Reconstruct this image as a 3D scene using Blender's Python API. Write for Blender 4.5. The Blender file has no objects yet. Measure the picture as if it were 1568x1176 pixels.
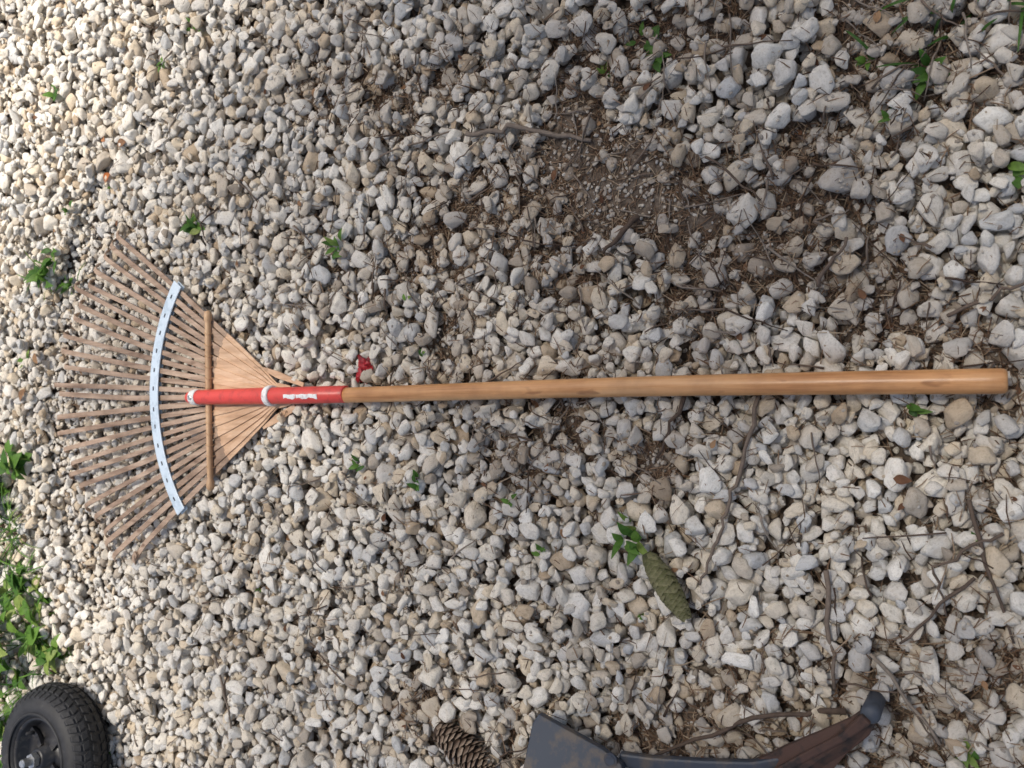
import bpy, bmesh, math, random
import numpy as np
from mathutils import Vector, Matrix
random.seed(7); rng=np.random.default_rng(11)
scene=bpy.context.scene
scene.view_settings.view_transform='Standard'
scene.view_settings.look='None'; scene.view_settings.exposure=0

# ------------------------------------------------------------ helpers
def new_mat(name):
    m=bpy.data.materials.new(name); m.use_nodes=True
    nt=m.node_tree; b=nt.nodes['Principled BSDF']
    return m,nt,b
def N(nt,t,**k):
    n=nt.nodes.new(t)
    for a,v in k.items(): setattr(n,a,v)
    return n
def ramp(nt,stops,interp='LINEAR'):
    r=N(nt,'ShaderNodeValToRGB'); r.color_ramp.interpolation=interp
    e=r.color_ramp.elements
    while len(e)<len(stops): e.new(0.5)
    for i,(p,c) in enumerate(stops):
        e[i].position=p; e[i].color=(*c,1)
    return r
def mixrgb(nt,fac,a,b,mode='MIX'):
    m=N(nt,'ShaderNodeMix',data_type='RGBA',blend_type=mode)
    for s,v in ((0,fac),(6,a),(7,b)):
        if isinstance(v,(int,float)): m.inputs[s].default_value=v
        elif isinstance(v,tuple): m.inputs[s].default_value=(*v,1)
        else: nt.links.new(v,m.inputs[s])
    return m.outputs[2]
def noise(nt,vec,scale,detail=4,rough=.55):
    n=N(nt,'ShaderNodeTexNoise'); n.inputs['Scale'].default_value=scale
    n.inputs['Detail'].default_value=detail; n.inputs['Roughness'].default_value=rough
    if vec is not None: nt.links.new(vec,n.inputs['Vector'])
    return n
def bump(nt,h,b,strength,dist):
    m=N(nt,'ShaderNodeBump'); m.inputs['Strength'].default_value=strength; m.inputs['Distance'].default_value=dist
    nt.links.new(h,m.inputs['Height']); nt.links.new(m.outputs[0],b.inputs['Normal'])
def obj_from(name,verts,faces,mat=None,smooth=False,parent=None):
    me=bpy.data.meshes.new(name); me.from_pydata([tuple(v) for v in verts],[],[tuple(f) for f in faces]); me.update()
    if mat: me.materials.append(mat)
    if smooth: me.polygons.foreach_set('use_smooth',[True]*len(me.polygons))
    o=bpy.data.objects.new(name,me); scene.collection.objects.link(o)
    if parent: o.parent=parent
    return o
def empty(name):
    e=bpy.data.objects.new(name,None); scene.collection.objects.link(e); e.empty_display_size=.05; return e
def tube(verts,faces,pts,radii,n=8,cap=True,squash=1.0):
    pts=[Vector(p) for p in pts]; base=len(verts)
    for i,p in enumerate(pts):
        t=(pts[min(i+1,len(pts)-1)]-pts[max(i-1,0)]).normalized()
        ref=Vector((0,0,1)) if abs(t.z)<.9 else Vector((1,0,0))
        s=t.cross(ref).normalized(); u=s.cross(t)
        for k in range(n):
            a=2*math.pi*k/n
            verts.append(p+s*math.cos(a)*radii[i]+u*math.sin(a)*radii[i]*squash)
    for i in range(len(pts)-1):
        for k in range(n):
            a=base+i*n+k; b=base+i*n+(k+1)%n
            faces.append((a,b,b+n,a+n))
    if cap:
        faces.append(tuple(base+k for k in range(n))[::-1]); faces.append(tuple(base+(len(pts)-1)*n+k for k in range(n)))
def sstep(a,b,x):
    t=np.clip((x-a)/(b-a),0,1); return t*t*(3-2*t)
_g=rng.random((256,256))
def vnoise(x,y,s):
    x=np.asarray(x)*s+37.2; y=np.asarray(y)*s+91.7
    xi=np.floor(x).astype(int); yi=np.floor(y).astype(int); fx=x-xi; fy=y-yi
    fx=fx*fx*(3-2*fx); fy=fy*fy*(3-2*fy)
    g=lambda a,b:_g[a%256,b%256]
    return (g(xi,yi)*(1-fx)+g(xi+1,yi)*fx)*(1-fy)+(g(xi,yi+1)*(1-fx)+g(xi+1,yi+1)*fx)*fy
def fbm(x,y,s): return (vnoise(x,y,s)*.5+vnoise(x,y,s*2.1)*.3+vnoise(x,y,s*4.3)*.2)

# ------------------------------------------------------------ dirt map
def dirt(x,y):
    d=np.zeros_like(np.asarray(x,float))
    for cx,cy,rx,ry,w in ((.235,.39,.085,.12,1.0),(.18,.57,.12,.17,.9),(.29,.50,.10,.16,.9),(-.075,.34,.06,.08,.9),(-.03,.52,.10,.18,.55),
                          (.42,.0,.20,.24,.9),(.40,.33,.09,.15,.65),(.12,.3,.10,.22,.6),(-.30,.0,.18,.16,.55),(-.44,.30,.05,.22,.65),(.43,.75,.08,.16,.45),(-.47,.62,.05,.12,.5),(.0,-.1,.3,.1,.5),(.25,.15,.14,.14,.5)):
        q=((x-cx)/rx)**2+((y-cy)/ry)**2
        d=np.maximum(d,w*np.exp(-q*.7))
    n=fbm(x,y,11.0)
    return np.clip(d*(.25+1.35*n)+ (n-.58)*1.3*(1-.8*sstep(.7,1.4,y)),0,1)

# ------------------------------------------------------------ stone packing
X0,X1,Y0,Y1=-1.25,1.25,-.4,2.45
cell=.002
nx=int((X1-X0)/cell); ny=int((Y1-Y0)/cell)
gx=(X0+(np.arange(nx)+.5)*cell)[:,None]; gy=(Y0+(np.arange(ny)+.5)*cell)[None,:]
GX,GY=np.broadcast_arrays(gx,gy)
DM=dirt(GX,GY)
def soil_h(x,y,d): return -.020+d*.017+(fbm(x,y,14)-.5)*.008
H=soil_h(GX,GY,DM).copy()
# the rake presses the stones flat where it lies
ZR=.0290
LIM=np.full(H.shape,.022)
tt=GX-(.003-.0215*GY)
rr=np.hypot(tt,GY-.967); aa=np.abs(np.arctan2(tt,GY-.967))
LIM[(rr<.67)&(aa<math.radians(39))]=ZR-.0145-.0075
LIM[(rr<.67)&(rr>.55)&(aa<math.radians(39))]=ZR-.0145-.018
LIM[(np.abs(tt)<.155)&(np.abs(GY-1.158)<.014)]=ZR-.0145-.010
LIM[(np.abs(tt)<.017)&(GY>-.02)&(GY<1.0)]=ZR-.0132
NV=36; NC=5
def mk_template(L):
    a=L*.5; b=a*random.uniform(.58,.92); c=b*random.uniform(.55,.88)
    yaw=random.uniform(0,math.pi*2)
    r=int(math.ceil(a/cell))
    k=np.arange(-r,r+1)*cell
    kx,ky=np.meshgrid(k,k,indexing='ij')
    u=(kx*math.cos(yaw)+ky*math.sin(yaw))/a; v=(-kx*math.sin(yaw)+ky*math.cos(yaw))/b
    q=u*u+v*v
    K=np.where(q<1,c*np.sqrt(np.clip(1-q,0,1)),-10.)
    return (a,b,c,yaw,r,K)
big=[mk_template(min(.038,max(.0095,random.lognormvariate(math.log(.0168),.31)))) for _ in range(400)]
small=[mk_template(random.uniform(.005,.010)) for _ in range(120)]
P=[];S=[];R=[];D=[]
def deposit(t,tries,prob):
    a,b,c,yaw,r,K=t
    best=None
    for _ in range(tries):
        i=random.randint(r,nx-r-1); j=random.randint(r,ny-r-1)
        dd=DM[i,j]
        if random.random()<dd*prob: continue
        z=float((H[i-r:i+r+1,j-r:j+r+1]+K).max())
        if best is None or z<best[0]: best=(z,i,j,dd)
    if best is None: return
    z,i,j,dd=best
    z-=c*(.22+.45*dd)
    h=max(1,r//2)
    if z+c>float(LIM[i-h:i+h+1,j-h:j+h+1].min()): return
    sub=H[i-r:i+r+1,j-r:j+r+1]
    np.maximum(sub,z+K*.9,out=sub)
    P.append((X0+(i+.5)*cell,Y0+(j+.5)*cell,z)); S.append((a*1.14,b*1.14,c*1.12))
    R.append((random.gauss(0,.28),random.gauss(0,.28),yaw)); D.append(dd)
seq=[1]*54000+[0]*24000
random.shuffle(seq)
for s in seq:
    if s: deposit(random.choice(big),3,.95)
    else: deposit(random.choice(small),2,.2)
for _ in range(10000): deposit(random.choice(big),2,1.0)
print('stones',len(P),'H mean',float(H.mean()),'p95',float(np.percentile(H,95)))
def Hs(x,y):
    i=int(np.clip((x-X0)/cell,0,nx-1)); j=int(np.clip((y-Y0)/cell,0,ny-1)); return float(H[i,j])
nstone=len(P)
nc=75000
cx=rng.uniform(-.9,.9,nc); cy=rng.uniform(-.3,1.9,nc)
dd=dirt(cx,cy); keep=rng.random(nc)<dd*1.0+.07
cx=cx[keep];cy=cy[keep];dd=dd[keep]
for x,y,d in zip(cx,cy,dd):
    L=random.uniform(.0010,.0032)
    P.append((x,y,Hs(x,y)+L*.2)); S.append((L,L*.8,L*.6)); R.append((random.uniform(-.4,.4),random.uniform(-.4,.4),random.uniform(0,6.28))); D.append(min(1,.35+.7*random.random()))
P=np.array(P);S=np.array(S);R=np.array(R);D=np.array(D);n=len(P)
tint=rng.random(n); idx=rng.integers(0,NV,n); idx[nstone:]=rng.integers(NV,NV+NC,n-nstone)

# ------------------------------------------------------------ stone material + variants
m_st,nt,b=new_mat('stone')
tc=N(nt,'ShaderNodeTexCoord'); at=N(nt,'ShaderNodeAttribute',attribute_type='INSTANCER',attribute_name='tint')
ad=N(nt,'ShaderNodeAttribute',attribute_type='INSTANCER',attribute_name='dirt')
mul=N(nt,'ShaderNodeVectorMath',operation='SCALE'); mul.inputs[0].default_value=(37,51,23); nt.links.new(at.outputs['Fac'],mul.inputs['Scale'])
add=N(nt,'ShaderNodeVectorMath',operation='ADD'); nt.links.new(tc.outputs['Object'],add.inputs[0]); nt.links.new(mul.outputs[0],add.inputs[1])
V=add.outputs[0]
cr=ramp(nt,[(0,(.49,.38,.265)),(.08,(.69,.59,.45)),(.22,(.74,.68,.58)),(.36,(.81,.77,.695)),(.5,(.65,.61,.55)),(.60,(.55,.55,.54)),(.70,(.70,.665,.60)),(.80,(.86,.825,.755)),(.92,(.61,.54,.445)),(1,(.37,.315,.255))])
nt.links.new(at.outputs['Fac'],cr.inputs[0])
n1=noise(nt,V,1.6,3,.65); r1=ramp(nt,[(.30,(.64,.62,.59)),(.50,(1,1,1)),(.8,(1.0,.95,.88))]); nt.links.new(n1.outputs[0],r1.inputs[0])
c=mixrgb(nt,.8,cr.outputs[0],r1.outputs[0],'MULTIPLY')
n2=noise(nt,V,7,2,.7); r2=ramp(nt,[(.33,(.6,.57,.53)),(.46,(1,1,1))]); nt.links.new(n2.outputs[0],r2.inputs[0])
c=mixrgb(nt,.55,c,r2.outputs[0],'MULTIPLY')
ma=N(nt,'ShaderNodeMath',operation='MULTIPLY_ADD'); nt.links.new(ad.outputs['Fac'],ma.inputs[0]); ma.inputs[1].default_value=.95
sub=N(nt,'ShaderNodeMath',operation='SUBTRACT'); nt.links.new(n1.outputs[0],sub.inputs[0]); sub.inputs[1].default_value=.51
nt.links.new(sub.outputs[0],ma.inputs[2]); ma.use_clamp=True
ml=N(nt,'ShaderNodeMath',operation='MULTIPLY'); nt.links.new(ma.outputs[0],ml.inputs[0]); ml.inputs[1].default_value=.75
c=mixrgb(nt,ml.outputs[0],c,(.22,.165,.12))
nt.links.new(c,b.inputs['Base Color']); b.inputs['Roughness'].default_value=.85; b.inputs['Specular IOR Level'].default_value=.25
bump(nt,n2.outputs[0],b,.5,.0016)

col=bpy.data.collections.new('gravel_stones')
for v in range(NV+NC):
    bm=bmesh.new(); bmesh.ops.create_icosphere(bm,subdivisions=3 if v<NV else 1,radius=1)
    k=random.randint(7,11)
    pl=[]
    while len(pl)<k:
        d=Vector((random.gauss(0,1),random.gauss(0,1),random.gauss(0,1))).normalized()
        if all(d.dot(q[0])<.70 for q in pl): pl.append((d,random.uniform(.46,.78)))
    sh=random.uniform(40,110)
    ph=[random.uniform(0,6) for _ in range(6)]
    for ve in bm.verts:
        d=ve.co.normalized()
        acc=(1/1.08)**sh
        for nn,dist in pl:
            q=d.dot(nn)/dist
            if q>0: acc+=q**sh
        r=acc**(-1/sh)
        r*=1+.02*math.sin(5*d.x+ph[0])*math.sin(4*d.y+ph[1])+.014*math.sin(13*d.y+ph[2])*math.sin(11*d.z+ph[3])
        ve.co=d*r
    for i in range(3):
        hi=max(ve.co[i] for ve in bm.verts); lo_=min(ve.co[i] for ve in bm.verts)
        for ve in bm.verts: ve.co[i]=(ve.co[i]-(hi+lo_)/2)/((hi-lo_)/2)
    me=bpy.data.meshes.new('gravel_stone'); bm.to_mesh(me); bm.free()
    me.polygons.foreach_set('use_smooth',[True]*len(me.polygons)); me.materials.append(m_st)
    col.objects.link(bpy.data.objects.new('stone_variant_%02d'%v,me))
me=bpy.data.meshes.new('gravel'); me.vertices.add(n); me.vertices.foreach_set('co',P.astype(np.float32).ravel())
for nm,ty,arr,f in (('rot','FLOAT_VECTOR',R,'vector'),('scl','FLOAT_VECTOR',S,'vector'),('idx','INT',idx,'value'),('tint','FLOAT',tint,'value'),('dirt','FLOAT',D,'value')):
    a=me.attributes.new(nm,ty,'POINT'); a.data.foreach_set(f,np.ascontiguousarray(arr.ravel(),dtype=np.int32 if ty=='INT' else np.float32))
gravel=bpy.data.objects.new('gravel',me); scene.collection.objects.link(gravel)
ng=bpy.data.node_groups.new('gravel_scatter','GeometryNodeTree')
ng.interface.new_socket('Geometry',in_out='INPUT',socket_type='NodeSocketGeometry'); ng.interface.new_socket('Geometry',in_out='OUTPUT',socket_type='NodeSocketGeometry')
gi=ng.nodes.new('NodeGroupInput'); go=ng.nodes.new('NodeGroupOutput'); iop=ng.nodes.new('GeometryNodeInstanceOnPoints')
ci=ng.nodes.new('GeometryNodeCollectionInfo'); ci.inputs['Collection'].default_value=col; ci.inputs['Separate Children'].default_value=True; ci.inputs['Reset Children'].default_value=True
m2p=ng.nodes.new('GeometryNodeMeshToPoints'); m2p.inputs['Radius'].default_value=.001
def na(t,nm):
    q=ng.nodes.new('GeometryNodeInputNamedAttribute'); q.data_type=t; q.inputs['Name'].default_value=nm
    return q.outputs['Attribute']
e2r=ng.nodes.new('FunctionNodeEulerToRotation')
L=ng.links.new
L(gi.outputs[0],m2p.inputs['Mesh']); L(m2p.outputs[0],iop.inputs['Points']); L(ci.outputs[0],iop.inputs['Instance']); iop.inputs['Pick Instance'].default_value=True
L(na('INT','idx'),iop.inputs['Instance Index']); L(na('FLOAT_VECTOR','rot'),e2r.inputs[0]); L(e2r.outputs[0],iop.inputs['Rotation']); L(na('FLOAT_VECTOR','scl'),iop.inputs['Scale'])
L(iop.outputs[0],go.inputs[0])
md=gravel.modifiers.new('scatter','NODES'); md.node_group=ng

# ------------------------------------------------------------ ground
m_gr,nt,b=new_mat('soil')
ge=N(nt,'ShaderNodeNewGeometry'); pv=ge.outputs['Position']
n1=noise(nt,pv,70,6,.72); r1=ramp(nt,[(.3,(.07,.053,.040)),(.5,(.145,.112,.087)),(.7,(.26,.215,.17))]); nt.links.new(n1.outputs[0],r1.inputs[0])
vo=N(nt,'ShaderNodeTexVoronoi'); vo.inputs['Scale'].default_value=52; nt.links.new(pv,vo.inputs['Vector'])
r2=ramp(nt,[(0,(.55,.53,.49)),(.3,(.66,.64,.60)),(.6,(.44,.44,.44)),(1,(.58,.52,.44))]); nt.links.new(vo.outputs['Color'],r2.inputs[0])
r3=ramp(nt,[(.35,(1,1,1)),(.75,(.08,.07,.06))]); nt.links.new(vo.outputs['Distance'],r3.inputs[0])
far=mixrgb(nt,1.0,r2.outputs[0],r3.outputs[0],'MULTIPLY')
at=N(nt,'ShaderNodeAttribute',attribute_name='outer')
c=mixrgb(nt,at.outputs['Fac'],r1.outputs[0],far)
nt.links.new(c,b.inputs['Base Color']); b.inputs['Roughness'].default_value=.95; b.inputs['Specular IOR Level'].default_value=.15
bump(nt,n1.outputs[0],b,.8,.006)
def axis(a,b,st):
    inner=list(np.arange(a,b+1e-6,st)); o=[.1,.3,.8,2,5,12,30,60,120]
    return np.array([a-q for q in o[::-1]]+inner+[b+q for q in o])
ax=axis(X0,X1,.01); ay=axis(Y0,Y1,.01)
AX,AY=np.meshgrid(ax,ay,indexing='ij')
inn=((AX>=X0-.001)&(AX<=X1+.001)&(AY>=Y0-.001)&(AY<=Y1+.001))
AZ=np.where(inn,soil_h(AX,AY,dirt(AX,AY))-.001,-.004)
vs=np.stack([AX.ravel(),AY.ravel(),AZ.ravel()],1)
nn=len(ay)
ii,jj=np.meshgrid(np.arange(len(ax)-1),np.arange(len(ay)-1),indexing='ij'); q=(ii*nn+jj).ravel()
fs=np.stack([q,q+nn,q+nn+1,q+1],1).tolist()
ground=obj_from('ground',vs.tolist(),fs,m_gr,True)
a=ground.data.attributes.new('outer','FLOAT','POINT'); a.data.foreach_set('value',(~inn).astype(np.float32).ravel())

# ------------------------------------------------------------ needles / litter
def attr_mat(name,stops,rough=.8,trans=0.0):
    m,nt,b=new_mat(name)
    a=N(nt,'ShaderNodeAttribute',attribute_name='rnd'); r=ramp(nt,stops); nt.links.new(a.outputs['Fac'],r.inputs[0])
    ge=N(nt,'ShaderNodeNewGeometry'); nz=noise(nt,ge.outputs['Position'],160,2); rr=ramp(nt,[(.3,(.6,.6,.6)),(.6,(1,1,1))]); nt.links.new(nz.outputs[0],rr.inputs[0])
    c=mixrgb(nt,.7,r.outputs[0],rr.outputs[0],'MULTIPLY')
    nt.links.new(c,b.inputs['Base Color']); b.inputs['Roughness'].default_value=rough; b.inputs['Specular IOR Level'].default_value=.25
    if trans:
        t=N(nt,'ShaderNodeBsdfTranslucent'); nt.links.new(c,t.inputs[0]); mx=N(nt,'ShaderNodeMixShader'); mx.inputs[0].default_value=trans
        out=nt.nodes['Material Output']; nt.links.new(b.outputs[0],mx.inputs[1]); nt.links.new(t.outputs[0],mx.inputs[2]); nt.links.new(mx.outputs[0],out.inputs[0])
    return m
def set_rnd(o,vals):
    a=o.data.attributes.new('rnd','FLOAT','POINT'); a.data.foreach_set('value',np.array(vals,np.float32))
m_nd=attr_mat('dry_needles',[(0,(.065,.038,.025)),(.35,(.15,.088,.052)),(.7,(.25,.165,.105)),(1,(.42,.33,.23))],.7)
V_=[];F_=[];Rn=[]
cnt=0
offs=[(.012*math.cos(q),.012*math.sin(q)) for q in np.linspace(0,5.5,6)]
PX=rng.uniform(-.8,.8,600000); PY=rng.uniform(-.2,1.8,600000); PD=dirt(PX,PY)
acc=rng.random(600000)<np.minimum(.75,PD*1.15)+.12*(1-.8*sstep(.8,1.4,PY))
for x,y in zip(PX[acc].tolist(),PY[acc].tolist()):
    if cnt>=27000: break
    h0=Hs(x,y); hm=sum(Hs(x+a,y+b) for a,b in offs)/6
    if h0>hm-.0005 and random.random()<.80: continue
    cnt+=1
    Ln=random.uniform(.005,.022) if random.random()<.85 else random.uniform(.022,.05)
    th=random.uniform(0,math.pi); w=random.uniform(.0003,.0010)
    dx=math.cos(th)*Ln/2; dy=math.sin(th)*Ln/2; bend=random.gauss(0,.12)*Ln
    hz=[Hs(x-dx,y-dy),h0,Hs(x+dx,y+dy)]
    zc=max(h0,(h0+hm)/2)+.0005
    slope=max(-.4,min(.4,(hz[2]-hz[0])/Ln))
    pts=[(x-dx,y-dy,zc-slope*Ln/2),(x-dy/Ln*bend,y+dx/Ln*bend,zc+.0006),(x+dx,y+dy,zc+slope*Ln/2)]
    k=len(V_); tube(V_,F_,pts,[w*.7,w,w*.5],3,False); Rn+= [random.random()]*(len(V_)-k)
print('needles',cnt)
o=obj_from('pine_needle_litter',V_,F_,m_nd); set_rnd(o,Rn)

# twigs
m_tw=attr_mat('twig_bark',[(0,(.07,.045,.032)),(.5,(.17,.125,.095)),(1,(.30,.255,.21))],.85)
def wig(pts,r0,r1,jit=.003,seg=7,z=None):
    out=[];rad=[]
    tot=len(pts)-1
    for i in range(tot):
        for s in range(seg):
            t=s/seg; x=pts[i][0]*(1-t)+pts[i+1][0]*t; y=pts[i][1]*(1-t)+pts[i+1][1]*t
            out.append([x+random.gauss(0,jit)*.6,y+random.gauss(0,jit)*.6])
    out.append(list(pts[-1])); n=len(out)
    hs=[max(Hs(o[0]+a,o[1]+b) for a in(-.006,0,.006) for b in (-.006,0,.006)) for o in out]
    if n>6: hs=[sum(hs[max(0,i-2):i+3])/len(hs[max(0,i-2):i+3]) for i in range(n)]
    res=[]
    for i,o in enumerate(out):
        r=r0*(1-i/(n-1))+r1*i/(n-1); res.append((o[0],o[1],hs[i]+r*.8+.0015)); rad.append(r*random.uniform(.85,1.15))
    return res,rad
V_=[];F_=[];Rn=[]
TW=[([(.343,.639),(.342,.561),(.314,.459)],.0036,.0028,.7),([(-.017,.243),(-.117,.270),(-.175,.285),(-.237,.309)],.0026,.0016,.6),
([(-.009,.325),(-.09,.367)],.0028,.0015,.15),([(-.206,.167),(-.336,.160)],.0030,.0020,.6),([(-.286,.12),(-.373,.056)],.0022,.0016,.8),
([(-.355,.147),(-.382,.247),(-.454,.367)],.0034,.0020,.2),([(.211,.392),(.165,.437)],.0042,.0024,.15),([(.338,.79),(.353,.667)],.0018,.0012,.6),
([(-.197,.026),(-.275,.094)],.0020,.0012,.3),([(-.456,1.145),(-.568,1.10)],.0022,.0014,.7),([(.07,.05),(.10,-.02)],.0024,.0014,.5),([(.11,.18),(.16,.147)],.0026,.0018,.5),
([(-.12,.03),(-.26,-.01)],.0024,.0012,.3),([(-.30,.09),(-.34,.02)],.0018,.0012,.9),([(.27,.30),(.21,.24)],.0016,.001,.3),([(-.15,.0),(-.19,.06),(-.24,.05)],.0018,.001,.4),
([(.30,1.05),(.36,1.12)],.0014,.001,.4),([(-.40,.93),(-.45,.86)],.0016,.001,.4),([(.36,.44),(.375,.36)],.0018,.001,.5)]
for pts,a,b_,c_ in TW:
    p,r=wig(pts,a,b_); k=len(V_); tube(V_,F_,p,r,6); Rn+=[c_]*(len(V_)-k)
for _ in range(420):
    for t in range(10):
        x=random.uniform(-.7,.7);y=random.uniform(-.15,1.4)
        if random.random()<.12+float(dirt(np.array(x),np.array(y))): break
    th=random.uniform(0,6.28);l=random.uniform(.015,.08)
    p,r=wig([(x,y),(x+l*math.cos(th),y+l*math.sin(th))],random.uniform(.0007,.0018),.0006,.0015,5); k=len(V_); tube(V_,F_,p,r,5); Rn+=[random.random()]*(len(V_)-k)
o=obj_from('twigs',V_,F_,m_tw,True); set_rnd(o,Rn)

# ------------------------------------------------------------ leaves
def leaf(V,F,R_,base,az,el,Ln,W,droop=.6,r=None,fold=.25,pointy=1.0,n=6):
    base=Vector(base); k=len(V); p=base.copy(); rv=random.random() if r is None else r
    side=Vector((-math.sin(az),math.cos(az),0)); e=el
    for i in range(n+1):
        t=i/n; w=W*.5*(math.sin(math.pi*min(1,t**.75*1.0))**pointy if i<n else 0)+.0003
        d=Vector((math.cos(az)*math.cos(e),math.sin(az)*math.cos(e),math.sin(e))); up=side.cross(d)*-1
        V.append(p+side*w-up*-fold*w); V.append(p.copy()); V.append(p-side*w-up*-fold*w)
        R_+= [rv]*3
        p=p+d*(Ln/n); e-=droop/n
    for i in range(n):
        a=k+i*3
        F.append((a,a+1,a+4,a+3)); F.append((a+1,a+2,a+5,a+4))
m_lf=attr_mat('leaf_green',[(0,(.035,.09,.02)),(.4,(.07,.17,.03)),(.8,(.15,.29,.05)),(1,(.30,.38,.10))],.5,.35)
V_=[];F_=[];Rn=[]
WD=[(.41,.375,1.1,9),(.43,.388,.8,5),(.327,.066,.9,8),(.268,1.193,1.2,8),(.223,1.209,.8,4),(.208,.871,.9,8),(.56,1.596,1.0,6),(.218,1.62,1.6,14),(.25,1.60,1.2,9),(.19,1.58,1.0,8),(.372,1.463,.7,4),
(-.144,.723,.7,7),(-.12,.833,.7,4),(-.219,.526,.6,5),(-.195,.402,1.2,8),(-.182,.405,.9,5),(-.026,.087,.7,4),(-.012,.683,.5,4),(.21,-.017,.9,5),(-.336,1.067,.5,3),(.567,1.287,.6,5),(.614,1.209,.8,4),(-.381,.029,.8,6),
(.041,.717,.5,3),(-.287,.388,.6,3),(-.434,1.26,.5,3),(-.67,1.424,.9,5),(-.16,.571,.6,3),(.36,.13,.7,5),(.29,.10,.6,4),(.05,1.7,1,6),(.33,1.55,.8,5),(.40,.44,.6,4),(.12,.74,.5,2),(-.16,.02,.4,2),(.44,.13,.8,6),(-.25,.57,.5,3),(-.01,.64,.4,2),(.37,1.7,1.,6)]
for x,y,s,k in WD:
    for i in range(k):
        bx=x+random.gauss(0,.006)*s; by=y+random.gauss(0,.006)*s
        leaf(V_,F_,Rn,(bx,by,Hs(x,y)+.001),random.uniform(0,6.28),random.uniform(.25,1.2),random.uniform(.014,.030)*s,random.uniform(.007,.011)*s,random.uniform(.3,1.2),min(1,max(0,random.gauss(.62,.2))))
o=obj_from('weed_seedlings',V_,F_,m_lf,True); set_rnd(o,Rn)
V_=[];F_=[];Rn=[]
for i in range(400):
    y=random.uniform(1.57,2.35); x=random.uniform(-.85,-.14)
    edge=1.71+.05*math.sin(x*17)-.10*math.exp(-((x+.53)/.08)**2)
    if y<edge: continue
    hgt=random.uniform(.02,.10)*(1 if y>edge+.08 else .5); z0=Hs(x,y)
    tx,ty=x+random.gauss(0,.02),y+random.gauss(0,.02)
    k=len(V_); tube(V_,F_,[(x,y,z0-.01),(tx,ty,z0+hgt)],[.0013,.0008],5); Rn+=[.5]*(len(V_)-k)
    for j in range(random.randint(4,8)):
        t=random.uniform(.2,1); s=random.uniform(.5,1.5)
        leaf(V_,F_,Rn,(x+(tx-x)*t,y+(ty-y)*t,z0+hgt*t),random.uniform(0,6.28),random.uniform(-.1,.8),.034*s,.018*s,random.uniform(.3,1.3),min(1,max(0,random.gauss(.72,.25))),.2,.9)
o=obj_from('leafy_weeds',V_,F_,m_lf,True); set_rnd(o,Rn)
V_=[];F_=[];Rn=[]
GR=[(.40,.03,22,.06),(.37,.06,8,.05),(.44,.06,14,.06),(.44,-.03,16,.06),(-.40,1.70,40,.08),(-.55,1.64,24,.06),(-.30,1.74,40,.09),(-.62,1.72,30,.09),(.22,1.62,16,.05),(-.47,1.66,34,.07),(-.2,1.80,34,.08)]
for x,y,k,l in GR:
    for i in range(k):
        bx=x+random.gauss(0,.02);by=y+random.gauss(0,.02)
        leaf(V_,F_,Rn,(bx,by,Hs(bx,by)-.004),random.uniform(0,6.28),random.uniform(.4,1.3),l*random.uniform(.5,1.2),.0026,random.uniform(.5,1.8),random.uniform(.1,.95) if y>1 else random.uniform(0,.45),.3,.5)
o=obj_from('grass',V_,F_,m_lf,True); set_rnd(o,Rn)
m_dl=attr_mat('dead_leaf',[(0,(.10,.045,.025)),(.4,(.22,.11,.06)),(.8,(.36,.22,.12)),(1,(.5,.16,.05))],.8,.15)
V_=[];F_=[];Rn=[]
DL=[(.39,1.43,.03,1.),(.45,1.44,.02,.9),(.36,1.38,.02,.5),(-.19,.50,.02,.6),(-.10,.10,.02,.2),(.06,1.66,.03,.7),(-.01,1.69,.03,.6),(.44,1.38,.03,.5)]
for i in range(110):
    DL.append((random.uniform(-.5,.55),random.uniform(-.05,1.7),random.uniform(.007,.016),random.random()*.85))
for x,y,l,r in DL:
    leaf(V_,F_,Rn,(x,y,Hs(x,y)+.002),random.uniform(0,6.28),random.uniform(-.1,.3),l,l*.5,random.uniform(-.8,.8),r,.4)
o=obj_from('dead_leaves',V_,F_,m_dl,True); set_rnd(o,Rn)

# ------------------------------------------------------------ rake
def wood(name,c1,c2,c3,scale=1,rough=.5,axis='Y',blot=(.72,.68,.64)):
    m,nt,b=new_mat(name)
    tc=N(nt,'ShaderNodeTexCoord'); mp=N(nt,'ShaderNodeMapping'); nt.links.new(tc.outputs['Object'],mp.inputs[0])
    mp.inputs['Scale'].default_value=(90*scale,4*scale,90*scale) if axis=='Y' else (8*scale,90*scale,90*scale)
    n1=noise(nt,mp.outputs[0],1,6,.65); r=ramp(nt,[(.3,c1),(.5,c2),(.7,c3)]); nt.links.new(n1.outputs[0],r.inputs[0])
    n2=noise(nt,tc.outputs['Object'],18,4); r2=ramp(nt,[(.35,blot),(.6,(1,1,1))]); nt.links.new(n2.outputs[0],r2.inputs[0])
    c=mixrgb(nt,.8,r.outputs[0],r2.outputs[0],'MULTIPLY')
    mp2=N(nt,'ShaderNodeMapping'); nt.links.new(tc.outputs['Object'],mp2.inputs[0]); mp2.inputs['Scale'].default_value=(60,22,60)
    n3=noise(nt,mp2.outputs[0],1,2,.5); r3=ramp(nt,[(.66,(1,1,1)),(.74,(.50,.42,.36))]); nt.links.new(n3.outputs[0],r3.inputs[0])
    c=mixrgb(nt,.8,c,r3.outputs[0],'MULTIPLY')
    nt.links.new(c,b.inputs['Base Color']); b.inputs['Roughness'].default_value=rough
    bump(nt,n1.outputs[0],b,.25,.001)
    return m
m_han=wood('varnished_wood',(.40,.165,.055),(.62,.31,.125),(.73,.42,.20),1,.34)
m_tin=wood('weathered_tine_wood',(.24,.155,.105),(.42,.295,.21),(.56,.42,.31),1.2,.65,'Y',(.55,.50,.46))
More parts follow.
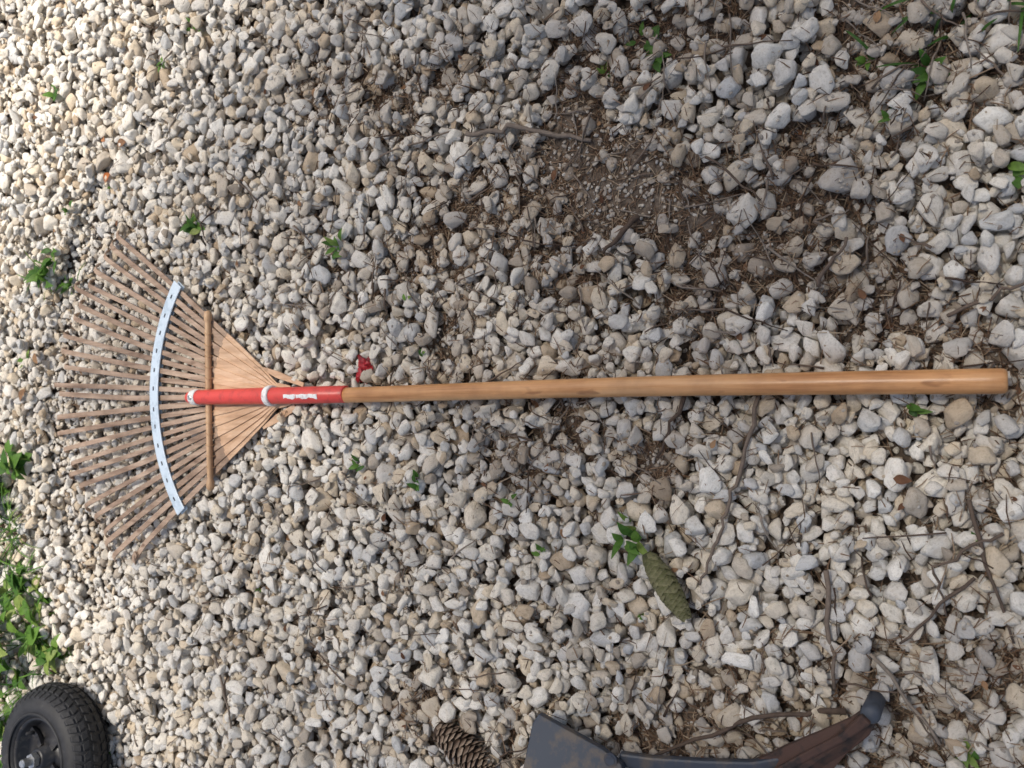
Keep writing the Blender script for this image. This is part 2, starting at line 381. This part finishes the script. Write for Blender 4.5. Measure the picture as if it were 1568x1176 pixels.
m_fan=wood('tine_wood_pale',(.46,.28,.165),(.64,.42,.265),(.74,.54,.375),1.2,.6)
m_bar=wood('crossbar_wood',(.38,.22,.12),(.57,.36,.20),(.68,.46,.28),1,.5,'X')
def paint(name,col,rough,wear=None,metal=0,sc=60):
    m,nt,b=new_mat(name); tc=N(nt,'ShaderNodeTexCoord'); n1=noise(nt,tc.outputs['Object'],sc,5,.65)
    w=wear or tuple(x*.6 for x in col)
    r=ramp(nt,[(.36,w),(.50,col)]); nt.links.new(n1.outputs[0],r.inputs[0]); nt.links.new(r.outputs[0],b.inputs['Base Color'])
    b.inputs['Roughness'].default_value=rough; b.inputs['Metallic'].default_value=metal; bump(nt,n1.outputs[0],b,.12,.001)
    return m
m_red=paint('red_sleeve_paint',(.68,.07,.055),.38,(.52,.055,.045))
m_whi=paint('white_print',(.80,.80,.78),.5,(.62,.50,.48),0,150)
m_band=paint('pale_blue_band',(.64,.74,.82),.4,(.50,.60,.68),.05)
m_slot=paint('slot_dark',(.05,.06,.08),.6)
m_steel=paint('steel',(.55,.55,.54),.35,(.35,.34,.32),.8,150)
rake=empty('leaf_rake')
zr=ZR
rake.location=(.003,-.005,zr); rake.rotation_euler=(0,0,.0215)
def lathe(name,prof,mat,n=40,parent=rake,ext=None):
    V=[];F=[]
    for s,r in prof:
        for k in range(n):
            a=2*math.pi*k/n; V.append((r*math.cos(a)+(ext(s)[0] if ext else 0),s,r*math.sin(a)+(ext(s)[1] if ext else 0)))
    for i in range(len(prof)-1):
        for k in range(n):
            a=i*n+k;b=i*n+(k+1)%n; F.append((a,a+n,b+n,b))
    F.append(tuple(range(n))); F.append(tuple((len(prof)-1)*n+k for k in range(n))[::-1])
    return obj_from(name,V,F,mat,True,parent)
prof=[(0,.0085),(.0008,.0108),(.003,.0122),(.006,.0128)]+[(s,.0129-.0014*(s/.86)) for s in np.linspace(.02,.86,40)]
lathe('wooden_handle',prof,m_han,40,rake,lambda s:(.0022*math.sin(s*4.5),.0008*math.sin(s*7)))
lathe('red_sleeve',[(.850,.0122),(.851,.0130),(.99,.0132),(1.01,.0134),(1.16,.0124),(1.186,.0118),(1.196,.0095),(1.202,.005),(1.203,.001)],m_red)
lathe('collar_ring',[(1.000,.0135),(1.000,.0158),(1.002,.0166),(1.009,.0166),(1.011,.0158),(1.011,.0135)],m_whi)
lathe('end_band',[(1.172,.0120),(1.172,.0131),(1.174,.0134),(1.184,.0132),(1.186,.0128),(1.186,.0116)],m_whi)
V=[];F=[]; tube(V,F,[(0,1.179,.012),(0,1.179,.0146),(0,1.179,.0152)],[.0042,.0042,.003],16); obj_from('screw',V,F,m_steel,False,rake)
V=[];F=[]
nl=50; sA,sB=.897,.966
for i in range(nl+1):
    s=sA+(sB-sA)*i/nl
    lo=math.radians(84+1.5*math.sin(i*.5)); hi=math.radians(112+5*math.sin(i*.35+1)+2*math.sin(i*.9))
    for k in range(7):
        a=lo+(hi-lo)*k/6; V.append((.0136*math.cos(a),s,.0136*math.sin(a)))
for i in range(nl):
    if i in (31,): continue
    for k in range(6):
        a=i*7+k; F.append((a,a+1,a+8,a+7))
obj_from('printed_label',V,F,m_whi,True,rake)
s0=.978; NT=25; A=math.radians(35.5)
zh=-.0145
VT=[];FT=[];VP=[];FP=[]
def strip(V,F,pts,ws,th):
    k=len(V)
    for i,p in enumerate(pts):
        p=Vector(p); t=(Vector(pts[min(i+1,len(pts)-1)])-Vector(pts[max(i-1,0)])).normalized()
        s=t.cross(Vector((0,0,1))).normalized(); u=s.cross(t)
        for a,b in((-1,-1),(1,-1),(1,1),(-1,1)): V.append(p+s*a*ws[i]/2+u*b*th/2)
    for i in range(len(pts)-1):
        for q in range(4):
            a=k+i*4+q;b=k+i*4+(q+1)%4; F.append((a,b,b+4,a+4))
    F.append((k+3,k+2,k+1,k)); e=k+(len(pts)-1)*4; F.append((e,e+1,e+2,e+3))
random.seed(5)
for i in range(NT):
    f=(i/(NT-1))*2-1; a=A*f; off=.0012 if i%2 else -.0012
    tip=.635-.10*f*f+random.gauss(0,.010)
    aj=a+random.gauss(0,.009)
    def pt(r,ang=a):
        rr=r; z=zh+off
        if r>.32: z+= .003*((r-.32)/.3)
        w=sstep(.32,tip,r); an=a*(1-w)+aj*w
        hook=max(0,(r-(tip-.05))/.05)
        z-= .024*hook*hook
        sh=1.0 if r>.07 else .72+.28*(r/.07)
        return (math.sin(an)*rr*sh, s0+math.cos(an)*rr-(.014*hook*hook), z)
    rs=[.012,.03,.05,.07,.10,.14,.176]
    strip(VP,FP,[pt(r) for r in rs],[min(.0092,r*A*2/(NT-1)*1.06+.0015) for r in rs],.0024)
    rs=[.176,.22,.27,.324,.38,.44,.50]+[tip-.05+.05*t for t in(0,.25,.5,.7,.85,1)]
    rs=[r for j,r in enumerate(rs) if j<6 or r>=tip-.0501]
    wv=random.uniform(.88,1.08)
    strip(VT,FT,[pt(r) for r in rs],[.0092*wv for r in rs],.0026)
def bev(o,w):
    m=o.modifiers.new('b','BEVEL'); m.width=w; m.segments=2; m.limit_method='ANGLE'; m.angle_limit=math.radians(40)
o=obj_from('tine_roots',VP,FP,m_fan,False,rake); bev(o,.0004)
o=obj_from('tines',VT,FT,m_tin,False,rake); bev(o,.0005)
def arcband(name,R1,R2,z1,z2,mat,a0,a1,n=80):
    V=[];F=[]
    for i in range(n+1):
        a=a0+(a1-a0)*i/n
        for r,z in((R1,z1),(R2,z1),(R2,z2),(R1,z2)): V.append((math.sin(a)*r,s0+math.cos(a)*r,z))
    for i in range(n):
        for q in range(4):
            k=i*4+q;l=i*4+(q+1)%4; F.append((k,l,l+4,k+4))
    F.append((3,2,1,0)); e=n*4; F.append((e,e+1,e+2,e+3))
    o=obj_from(name,V,F,mat,False,rake); bev(o,.0008); return o
Ab=A+.035
arcband('strap',.312,.334,zh+.0028,zh+.0052,m_band,-Ab,Ab)
arcband('strap_under',.314,.333,zh-.0052,zh-.0030,m_band,-Ab,Ab)
V=[];F=[]
for i in range(12):
    a=-A+(2*A)*(i+.5)/12+math.radians(random.gauss(0,.3))
    strip(V,F,[(math.sin(a-.011)*.3235,s0+math.cos(a-.011)*.3235,zh+.0054),(math.sin(a+.011)*.3235,s0+math.cos(a+.011)*.3235,zh+.0054)],[.0022,.0022],.0012)
obj_from('strap_slots',V,F,m_slot,False,rake)
V=[];F=[]
xs=[-.151,-.149,-.144,-.136,-.131,-.128]+list(np.linspace(-.12,.12,9))+[.128,.131,.136,.144,.149,.151]
rs=[.002,.0055,.0068,.0066,.0045,.005]+[.0052]*9+[.005,.0045,.0066,.0068,.0055,.002]
tube(V,F,[(x-.006,s0+.180-.06*x*x,zh+.0066) for x in xs],rs,14); obj_from('crossbar',V,F,m_bar,True,rake)
V=[];F=[]
tube(V,F,[(x-.006,s0+.176,zh-.0066) for x in(-.125,0,.125)],[.0042]*3,10); obj_from('crossbar_under',V,F,m_bar,True,rake)
V=[];F=[]
for i in range(13):
    x=-.112+.224*i/12-.006
    if abs(x)<.012: continue
    c=Vector((x,s0+.180,zh+.004)); pts=[c+Vector((0.0015*math.sin(q*2),math.cos(q)*.0068,math.sin(q)*.0085)) for q in np.linspace(0,2*math.pi,17)]
    tube(V,F,pts,[.0008]*17,5,False)
obj_from('binding_wire',V,F,m_bar,True,rake)
V=[];F=[]
strip(V,F,[(0,s0-.005,zh+.0035),(0,s0+.02,zh+.0035),(0,s0+.055,zh+.0035)],[.030,.040,.026],.0024)
o=obj_from('socket_plate',V,F,m_fan,False,rake)
V=[];F=[]
strip(V,F,[(-.018,s0-.012,zh+.001),(-.036,s0+.03,zh-.002),(-.052,s0+.062,zh-.002)],[.010,.013,.004],.003)
strip(V,F,[(.016,s0-.03,zh+.001),(.034,s0+.03,zh-.002),(.045,s0+.062,zh-.002)],[.006,.011,.004],.003)
obj_from('socket_wings',V,F,m_fan,False,rake)

# ------------------------------------------------------------ red ribbon
V=[];F=[]
m_rib=paint('red_ribbon_cloth',(.42,.022,.028),.45,(.20,.012,.015))
rx,ry=.024,.825; rz=Hs(rx,ry)+.006
for j in range(9):
    az=random.uniform(0,6.28); pts=[]; 
    for q in range(9):
        t=q/8; r=.012*math.sin(t*math.pi)*random.uniform(.7,1.3); pts.append((rx+math.cos(az+t*2)*r*1.5,ry+math.sin(az+t*2)*r*1.0,rz+.006*math.sin(t*6+j)+random.gauss(0,.0012)))
    strip(V,F,pts,[.009+random.uniform(-.002,.003) for _ in pts],.0006)
strip(V,F,[(rx-.02,ry+.01,rz+.006),(rx-.01,ry,rz+.009),(rx,ry+.002,rz+.01)],[.008,.007,.006],.0006)
obj_from('red_ribbon',V,F,m_rib,True)

# ------------------------------------------------------------ wheel lying on gravel
wheel=empty('pneumatic_wheel')
m_rub,nt,b=new_mat('tyre_rubber'); ge=N(nt,'ShaderNodeNewGeometry'); n1=noise(nt,ge.outputs['Position'],45,6,.7)
r=ramp(nt,[(.35,(.010,.010,.011)),(.6,(.023,.023,.025)),(.78,(.075,.068,.060))]); nt.links.new(n1.outputs[0],r.inputs[0]); nt.links.new(r.outputs[0],b.inputs['Base Color']); b.inputs['Roughness'].default_value=.62; bump(nt,n1.outputs[0],b,.3,.001)
m_rim=paint('black_rim',(.018,.018,.02),.4,(.06,.055,.05))
def ring(name,prof,mat,n=96,zf=None,parent=wheel):
    V=[];F=[];m=len(prof)
    for k in range(n):
        a=2*math.pi*k/n
        for r,z in prof: V.append((r*math.cos(a),r*math.sin(a),z))
    for k in range(n):
        for i in range(m-1):
            a=k*m+i;b_=((k+1)%n)*m+i; F.append((a,b_,b_+1,a+1))
    return obj_from(name,V,F,mat,True,parent)
prof=[(.070,-.026),(.074,-.034)]+[(.090+.035*math.cos(q),.040*math.sin(q)) for q in np.linspace(-1.9,1.9,26)]+[(.074,.034),(.070,.026)]
ring('tyre',prof,m_rub)
V=[];F=[]
def block(V,F,a,z,da,dz,r,skew=0):
    k=len(V)
    for rr in (r-.003,r+.0028):
        for sa,sz in((-1,-1),(1,-1),(1,1),(-1,1)):
            aa=a+sa*da+sz*skew; zz=z+sz*dz; q=math.asin(max(-.98,min(.98,zz/.041))); R_=rr+.035*math.cos(q)
            V.append((R_*math.cos(aa),R_*math.sin(aa),zz))
    F.extend([(k,k+1,k+2,k+3)[::-1],(k+4,k+5,k+6,k+7)]+[(k+i,k+(i+1)%4,k+4+(i+1)%4,k+4+i) for i in range(4)])
for i in range(44):
    a=2*math.pi*i/44
    for z,dz,da,sk in((-.029,.0055,.048,.02),(-.0125,.0052,.05,-.02),(0.004,.005,.05,.02),(.0185,.0048,.05,-.02),(.031,.0042,.045,.02)):
        block(V,F,a+(.07 if abs(z)<.015 else 0),z,da,dz,.090,sk)
o=obj_from('tread_blocks',V,F,m_rub,False,wheel); bev(o,.0008)
ring('sidewall_bead',[(.078,.0405),(.080,.0425),(.083,.0415),(.084,.039)],m_rub)
ring('rim',[(.074,.030),(.073,.034),(.070,.034),(.067,.030),(.064,.012),(.055,.006),(.034,.006),(.028,.012),(.020,.014),(.019,.034),(.015,.036),(.011,.036),(.011,.02)],m_rim)
ring('rim_back',[(.074,-.030),(.070,-.034),(.064,-.012),(.03,-.008),(.011,-.02)],m_rim)
V=[];F=[]
for k in range(4):
    a=k*math.pi/2+.4; strip(V,F,[(.022*math.cos(a),.022*math.sin(a),.016),(.045*math.cos(a),.045*math.sin(a),.012),(.064*math.cos(a),.064*math.sin(a),.016)],[.012,.010,.014],.006)
obj_from('rim_spokes',V,F,m_rim,False,wheel)
V=[];F=[]; tube(V,F,[(0,0,-.03),(0,0,.062),(0,0,.064)],[.0075,.0075,.006],16); tube(V,F,[(0,0,.037),(0,0,.047)],[.0135,.0135],6); obj_from('axle_nut',V,F,m_steel,False,wheel)
V=[];F=[]; tube(V,F,[(.050,.02,.01),(.052,.022,.03)],[.004,.003],10); obj_from('valve_stem',V,F,m_rub,True,wheel)
wz=float(np.percentile([Hs(-.67+.1*math.cos(q),1.54+.1*math.sin(q)) for q in np.linspace(0,6.28,80)],80))
wheel.location=(-.688,1.528,wz+.042); wheel.rotation_euler=(math.radians(3),math.radians(3),.5)

# ------------------------------------------------------------ metal bracket (bottom edge)
br=empty('metal_bracket')
m_blu=paint('blue_grey_painted_steel',(.045,.055,.075),.5,(.10,.085,.075),.3,40)
m_rst=paint('rusty_steel',(.085,.045,.033),.75,(.030,.022,.020),.2,50)
def plate(name,poly,z,th,mat,bevel=.0015):
    bm=bmesh.new(); vs=[bm.verts.new((x,y,z(x,y) if callable(z) else z)) for x,y in poly]
    f=bm.faces.new(vs); f.normal_update()
    if f.normal.z<0: f.normal_flip()
    r=bmesh.ops.extrude_face_region(bm,geom=[f]); 
    for v in r['geom']:
        if isinstance(v,bmesh.types.BMVert): v.co.z-=th
    bmesh.ops.recalc_face_normals(bm,faces=bm.faces)
    me=bpy.data.meshes.new(name); bm.to_mesh(me); bm.free(); me.materials.append(mat)
    o=bpy.data.objects.new(name,me); scene.collection.objects.link(o); o.parent=br; bev(o,bevel); return o
zb=.034
plate('gusset_plate',[(-.417,.508),(-.423,.485),(-.440,.418),(-.452,.392),(-.475,.380),(-.60,.36),(-.60,.53),(-.489,.522),(-.43,.515)],lambda x,y:zb+.02+(-.417-x)*.25,.010,m_blu)
V=[];F=[]; tube(V,F,[(-.449,.405,zb+.0275),(-.449,.405,zb+.0300)],[.0085,.0085],20); obj_from('bolt_hole_washer',V,F,m_blu,False,br)
V=[];F=[]; tube(V,F,[(-.449,.405,zb+.0295),(-.449,.405,zb+.0306)],[.0055,.0055],20); obj_from('bolt_hole',V,F,m_slot,False,br)
V=[];F=[]; strip(V,F,[(-.452,.40,zb+.012),(-.452,.36,zb+.008),(-.446,.30,zb+.004),(-.436,.24,zb+.002),(-.42,.20,zb)],[.016,.020,.024,.026,.024],.012)
o=obj_from('side_rail',V,F,m_blu,False,br); bev(o,.003)
plate('rusty_blade',[(-.440,.262),(-.424,.241),(-.398,.205),(-.372,.168),(-.350,.138),(-.338,.126),(-.336,.118),(-.345,.110),(-.366,.120),(-.392,.142),(-.425,.165),(-.50,.19),(-.50,.27)],lambda x,y:zb+.004+max(0,(x+.40))*.35,.009,m_rst)
V=[];F=[]; strip(V,F,[(-.452,.245,zb+.012),(-.405,.188,zb+.013),(-.368,.143,zb+.024),(-.342,.120,zb+.032)],[.010,.009,.008,.012],.008)
o=obj_from('blade_rib',V,F,m_rst,False,br); bev(o,.002)
V=[];F=[]; tube(V,F,[(-.339,.117,.0),(-.339,.117,zb+.027),(-.339,.117,zb+.031)],[.009,.010,.007],14); obj_from('blade_foot',V,F,m_slot,True,br)

# ------------------------------------------------------------ cones
def cone(name,p0,p1,rad,mat,openness,ns=120):
    p0=Vector(p0);p1=Vector(p1);ax=(p1-p0);L_=ax.length;ax.normalize(); s=ax.cross(Vector((0,0,1))).normalized();u=s.cross(ax)
    V=[];F=[];Rr=[]
    prof=lambda t: rad*(math.sin(math.pi*(0.12+.80*t))**.7)*(1.05-.25*t)
    k=len(V); tube(V,F,[p0+ax*L_*t for t in np.linspace(0,1,12)],[prof(t)*.8 for t in np.linspace(0,1,12)],12); Rr+=[.1]*(len(V)-k)
    for i in range(ns):
        t=(i+.5)/ns; a=i*2.39996; R=prof(t)
        rad_d=s*math.cos(a)+u*math.sin(a); tan=-s*math.sin(a)+u*math.cos(a)
        w=.0062*(R/rad)+.002; ln=.010*(R/rad)+.004
        b0=p0+ax*L_*t+rad_d*R*.72; d=(ax+rad_d*openness*random.uniform(.7,1.3)).normalized(); nrm=d.cross(tan).normalized()
        if nrm.dot(rad_d)<0:nrm=-nrm
        k=len(V); rv=random.random()
        V+= [b0-tan*w*.5,b0+tan*w*.5,b0+d*ln*.7+tan*w,b0+d*ln,b0+d*ln*.7-tan*w,b0+d*ln*.72+nrm*.0022, b0-nrm*.001]
        F+= [(k,k+1,k+5),(k+1,k+2,k+5),(k+2,k+3,k+5),(k+3,k+4,k+5),(k+4,k,k+5),(k+1,k,k+6),(k+2,k+1,k+6),(k+3,k+2,k+6),(k+4,k+3,k+6),(k,k+4,k+6)]
        Rr+= [rv*.6,rv*.6,.6+rv*.4,.8+rv*.2,.6+rv*.4,.4+rv*.3,0]
    o=obj_from(name,V,F,mat); set_rnd(o,Rr); return o
m_pc=attr_mat('pine_cone_scales',[(0,(.045,.03,.022)),(.5,(.15,.10,.07)),(1,(.40,.31,.23))],.75)
m_gc=attr_mat('green_cone_scales',[(0,(.05,.055,.022)),(.5,(.12,.12,.05)),(1,(.24,.22,.12))],.7)
cone('pine_cone',(-.483,.688,.018),(-.525,.600,.018),.021,m_pc,1.0,130)
gz=max(Hs(-.205-.07*t,.374-.05*t) for t in np.linspace(0,1,12))
cone('green_pine_cone',(-.205,.374,gz+.009),(-.275,.326,gz+.007),.0145,m_gc,.4,170)

# ------------------------------------------------------------ unseen tree added to shade the ground, trunk behind the photographer
SD=Vector((.30,.14,1.0))
m_cl=attr_mat('added_tree_leaf',[(0,(.03,.07,.02)),(1,(.08,.14,.04))],.6)
tree=empty('added_shade_tree')
V=[];F=[]
trunk=[(1.9,-1.9,-.05),(1.85,-1.85,1.0),(1.8,-1.7,2.0),(1.6,-1.3,2.9),(1.4,-.7,3.4)]
tube(V,F,trunk,[.17,.13,.115,.09,.06],14)
ends=[(.8,.9,3.7),(-.5,.4,3.6),(2.0,.3,3.6),(-.4,1.0,3.5),(2.8,-.5,3.5),(.2,-1.0,3.6)]
for e in ends:
    s_=Vector(trunk[3]); e=Vector(e); pts=[s_.lerp(e,t)+Vector((random.gauss(0,.06),random.gauss(0,.06),.25*math.sin(t*3)+random.gauss(0,.04))) for t in np.linspace(0,1,9)]; pts[0]=s_
    tube(V,F,pts,[.045*(1-t*.85) for t in np.linspace(0,1,9)],8)
ot=obj_from('added_trunk_and_limbs',V,F,m_tw,True,tree); set_rnd(ot,[.4]*len(V))
V=[];F=[];Rr=[];k=0
while k<2350:
    x=random.uniform(-.9,3.2);y=random.uniform(-1.4,3.0);zc=3.3+random.gauss(0,.22)
    gx_=x-SD.x*zc; gy_=y-SD.y*zc
    lit=float(sstep(1.06,1.34,.733*gx_+.68*gy_))  # added crown is thinned wherever sun should reach the ground
    lit=max(lit,.9*float(sstep(.42,.15,math.hypot((gx_+.35)*.8,gy_-1.95))))
    lit=max(lit,.48*float(sstep(.35,1.0,gy_)))
    lit=max(lit,.32*float(sstep(.1,-.35,gx_)))
    if lit>random.random(): continue
    if float(vnoise(x,y,2.2))<random.random()*.4: continue
    k+=1
    leaf(V,F,Rr,(x,y,zc),random.uniform(0,6.28),random.uniform(-.4,.4),random.uniform(.12,.19),random.uniform(.08,.12),.4,n=3)
oc=obj_from('added_crown_leaves',V,F,m_cl,True,tree); set_rnd(oc,Rr)

# ------------------------------------------------------------ light + camera
w=bpy.data.worlds.new('World'); scene.world=w; w.use_nodes=True; nt=w.node_tree
sky=nt.nodes.new('ShaderNodeTexSky'); sky.sky_type='NISHITA'; sky.sun_disc=False
el=math.atan2(1,math.hypot(SD.x,SD.y)); az=math.atan2(SD.x,SD.y)
sky.sun_elevation=el; sky.sun_rotation=az; sky.air_density=1.0; sky.dust_density=5.0; sky.ozone_density=.3
nt.links.new(sky.outputs[0],nt.nodes['Background'].inputs[0]); nt.nodes['Background'].inputs[1].default_value=.15
ld=bpy.data.lights.new('sun','SUN'); ld.energy=5; ld.angle=math.radians(8); ld.color=(1,.95,.87)
lo=bpy.data.objects.new('sun',ld); scene.collection.objects.link(lo); lo.rotation_euler=SD.normalized().to_track_quat('Z','Y').to_euler(); lo.location=(2,3,6)
cd=bpy.data.cameras.new('camera'); cam=bpy.data.objects.new('camera',cd); scene.collection.objects.link(cam); scene.camera=cam
cd.sensor_width=36; cd.sensor_fit='HORIZONTAL'; cd.lens=29.85; cd.clip_start=.01; cd.clip_end=500
cd.dof.use_dof=True; cd.dof.focus_distance=1.10; cd.dof.aperture_fstop=8
th=math.radians(60); f=Vector((0,math.cos(th),-math.sin(th))); u=Vector((0,math.sin(th),math.cos(th)))
M=Matrix((( -u.x,1,-f.x,0),(-u.y,0,-f.y,0),(-u.z,0,-f.z,1.0),(0,0,0,1)))
cam.matrix_world=M
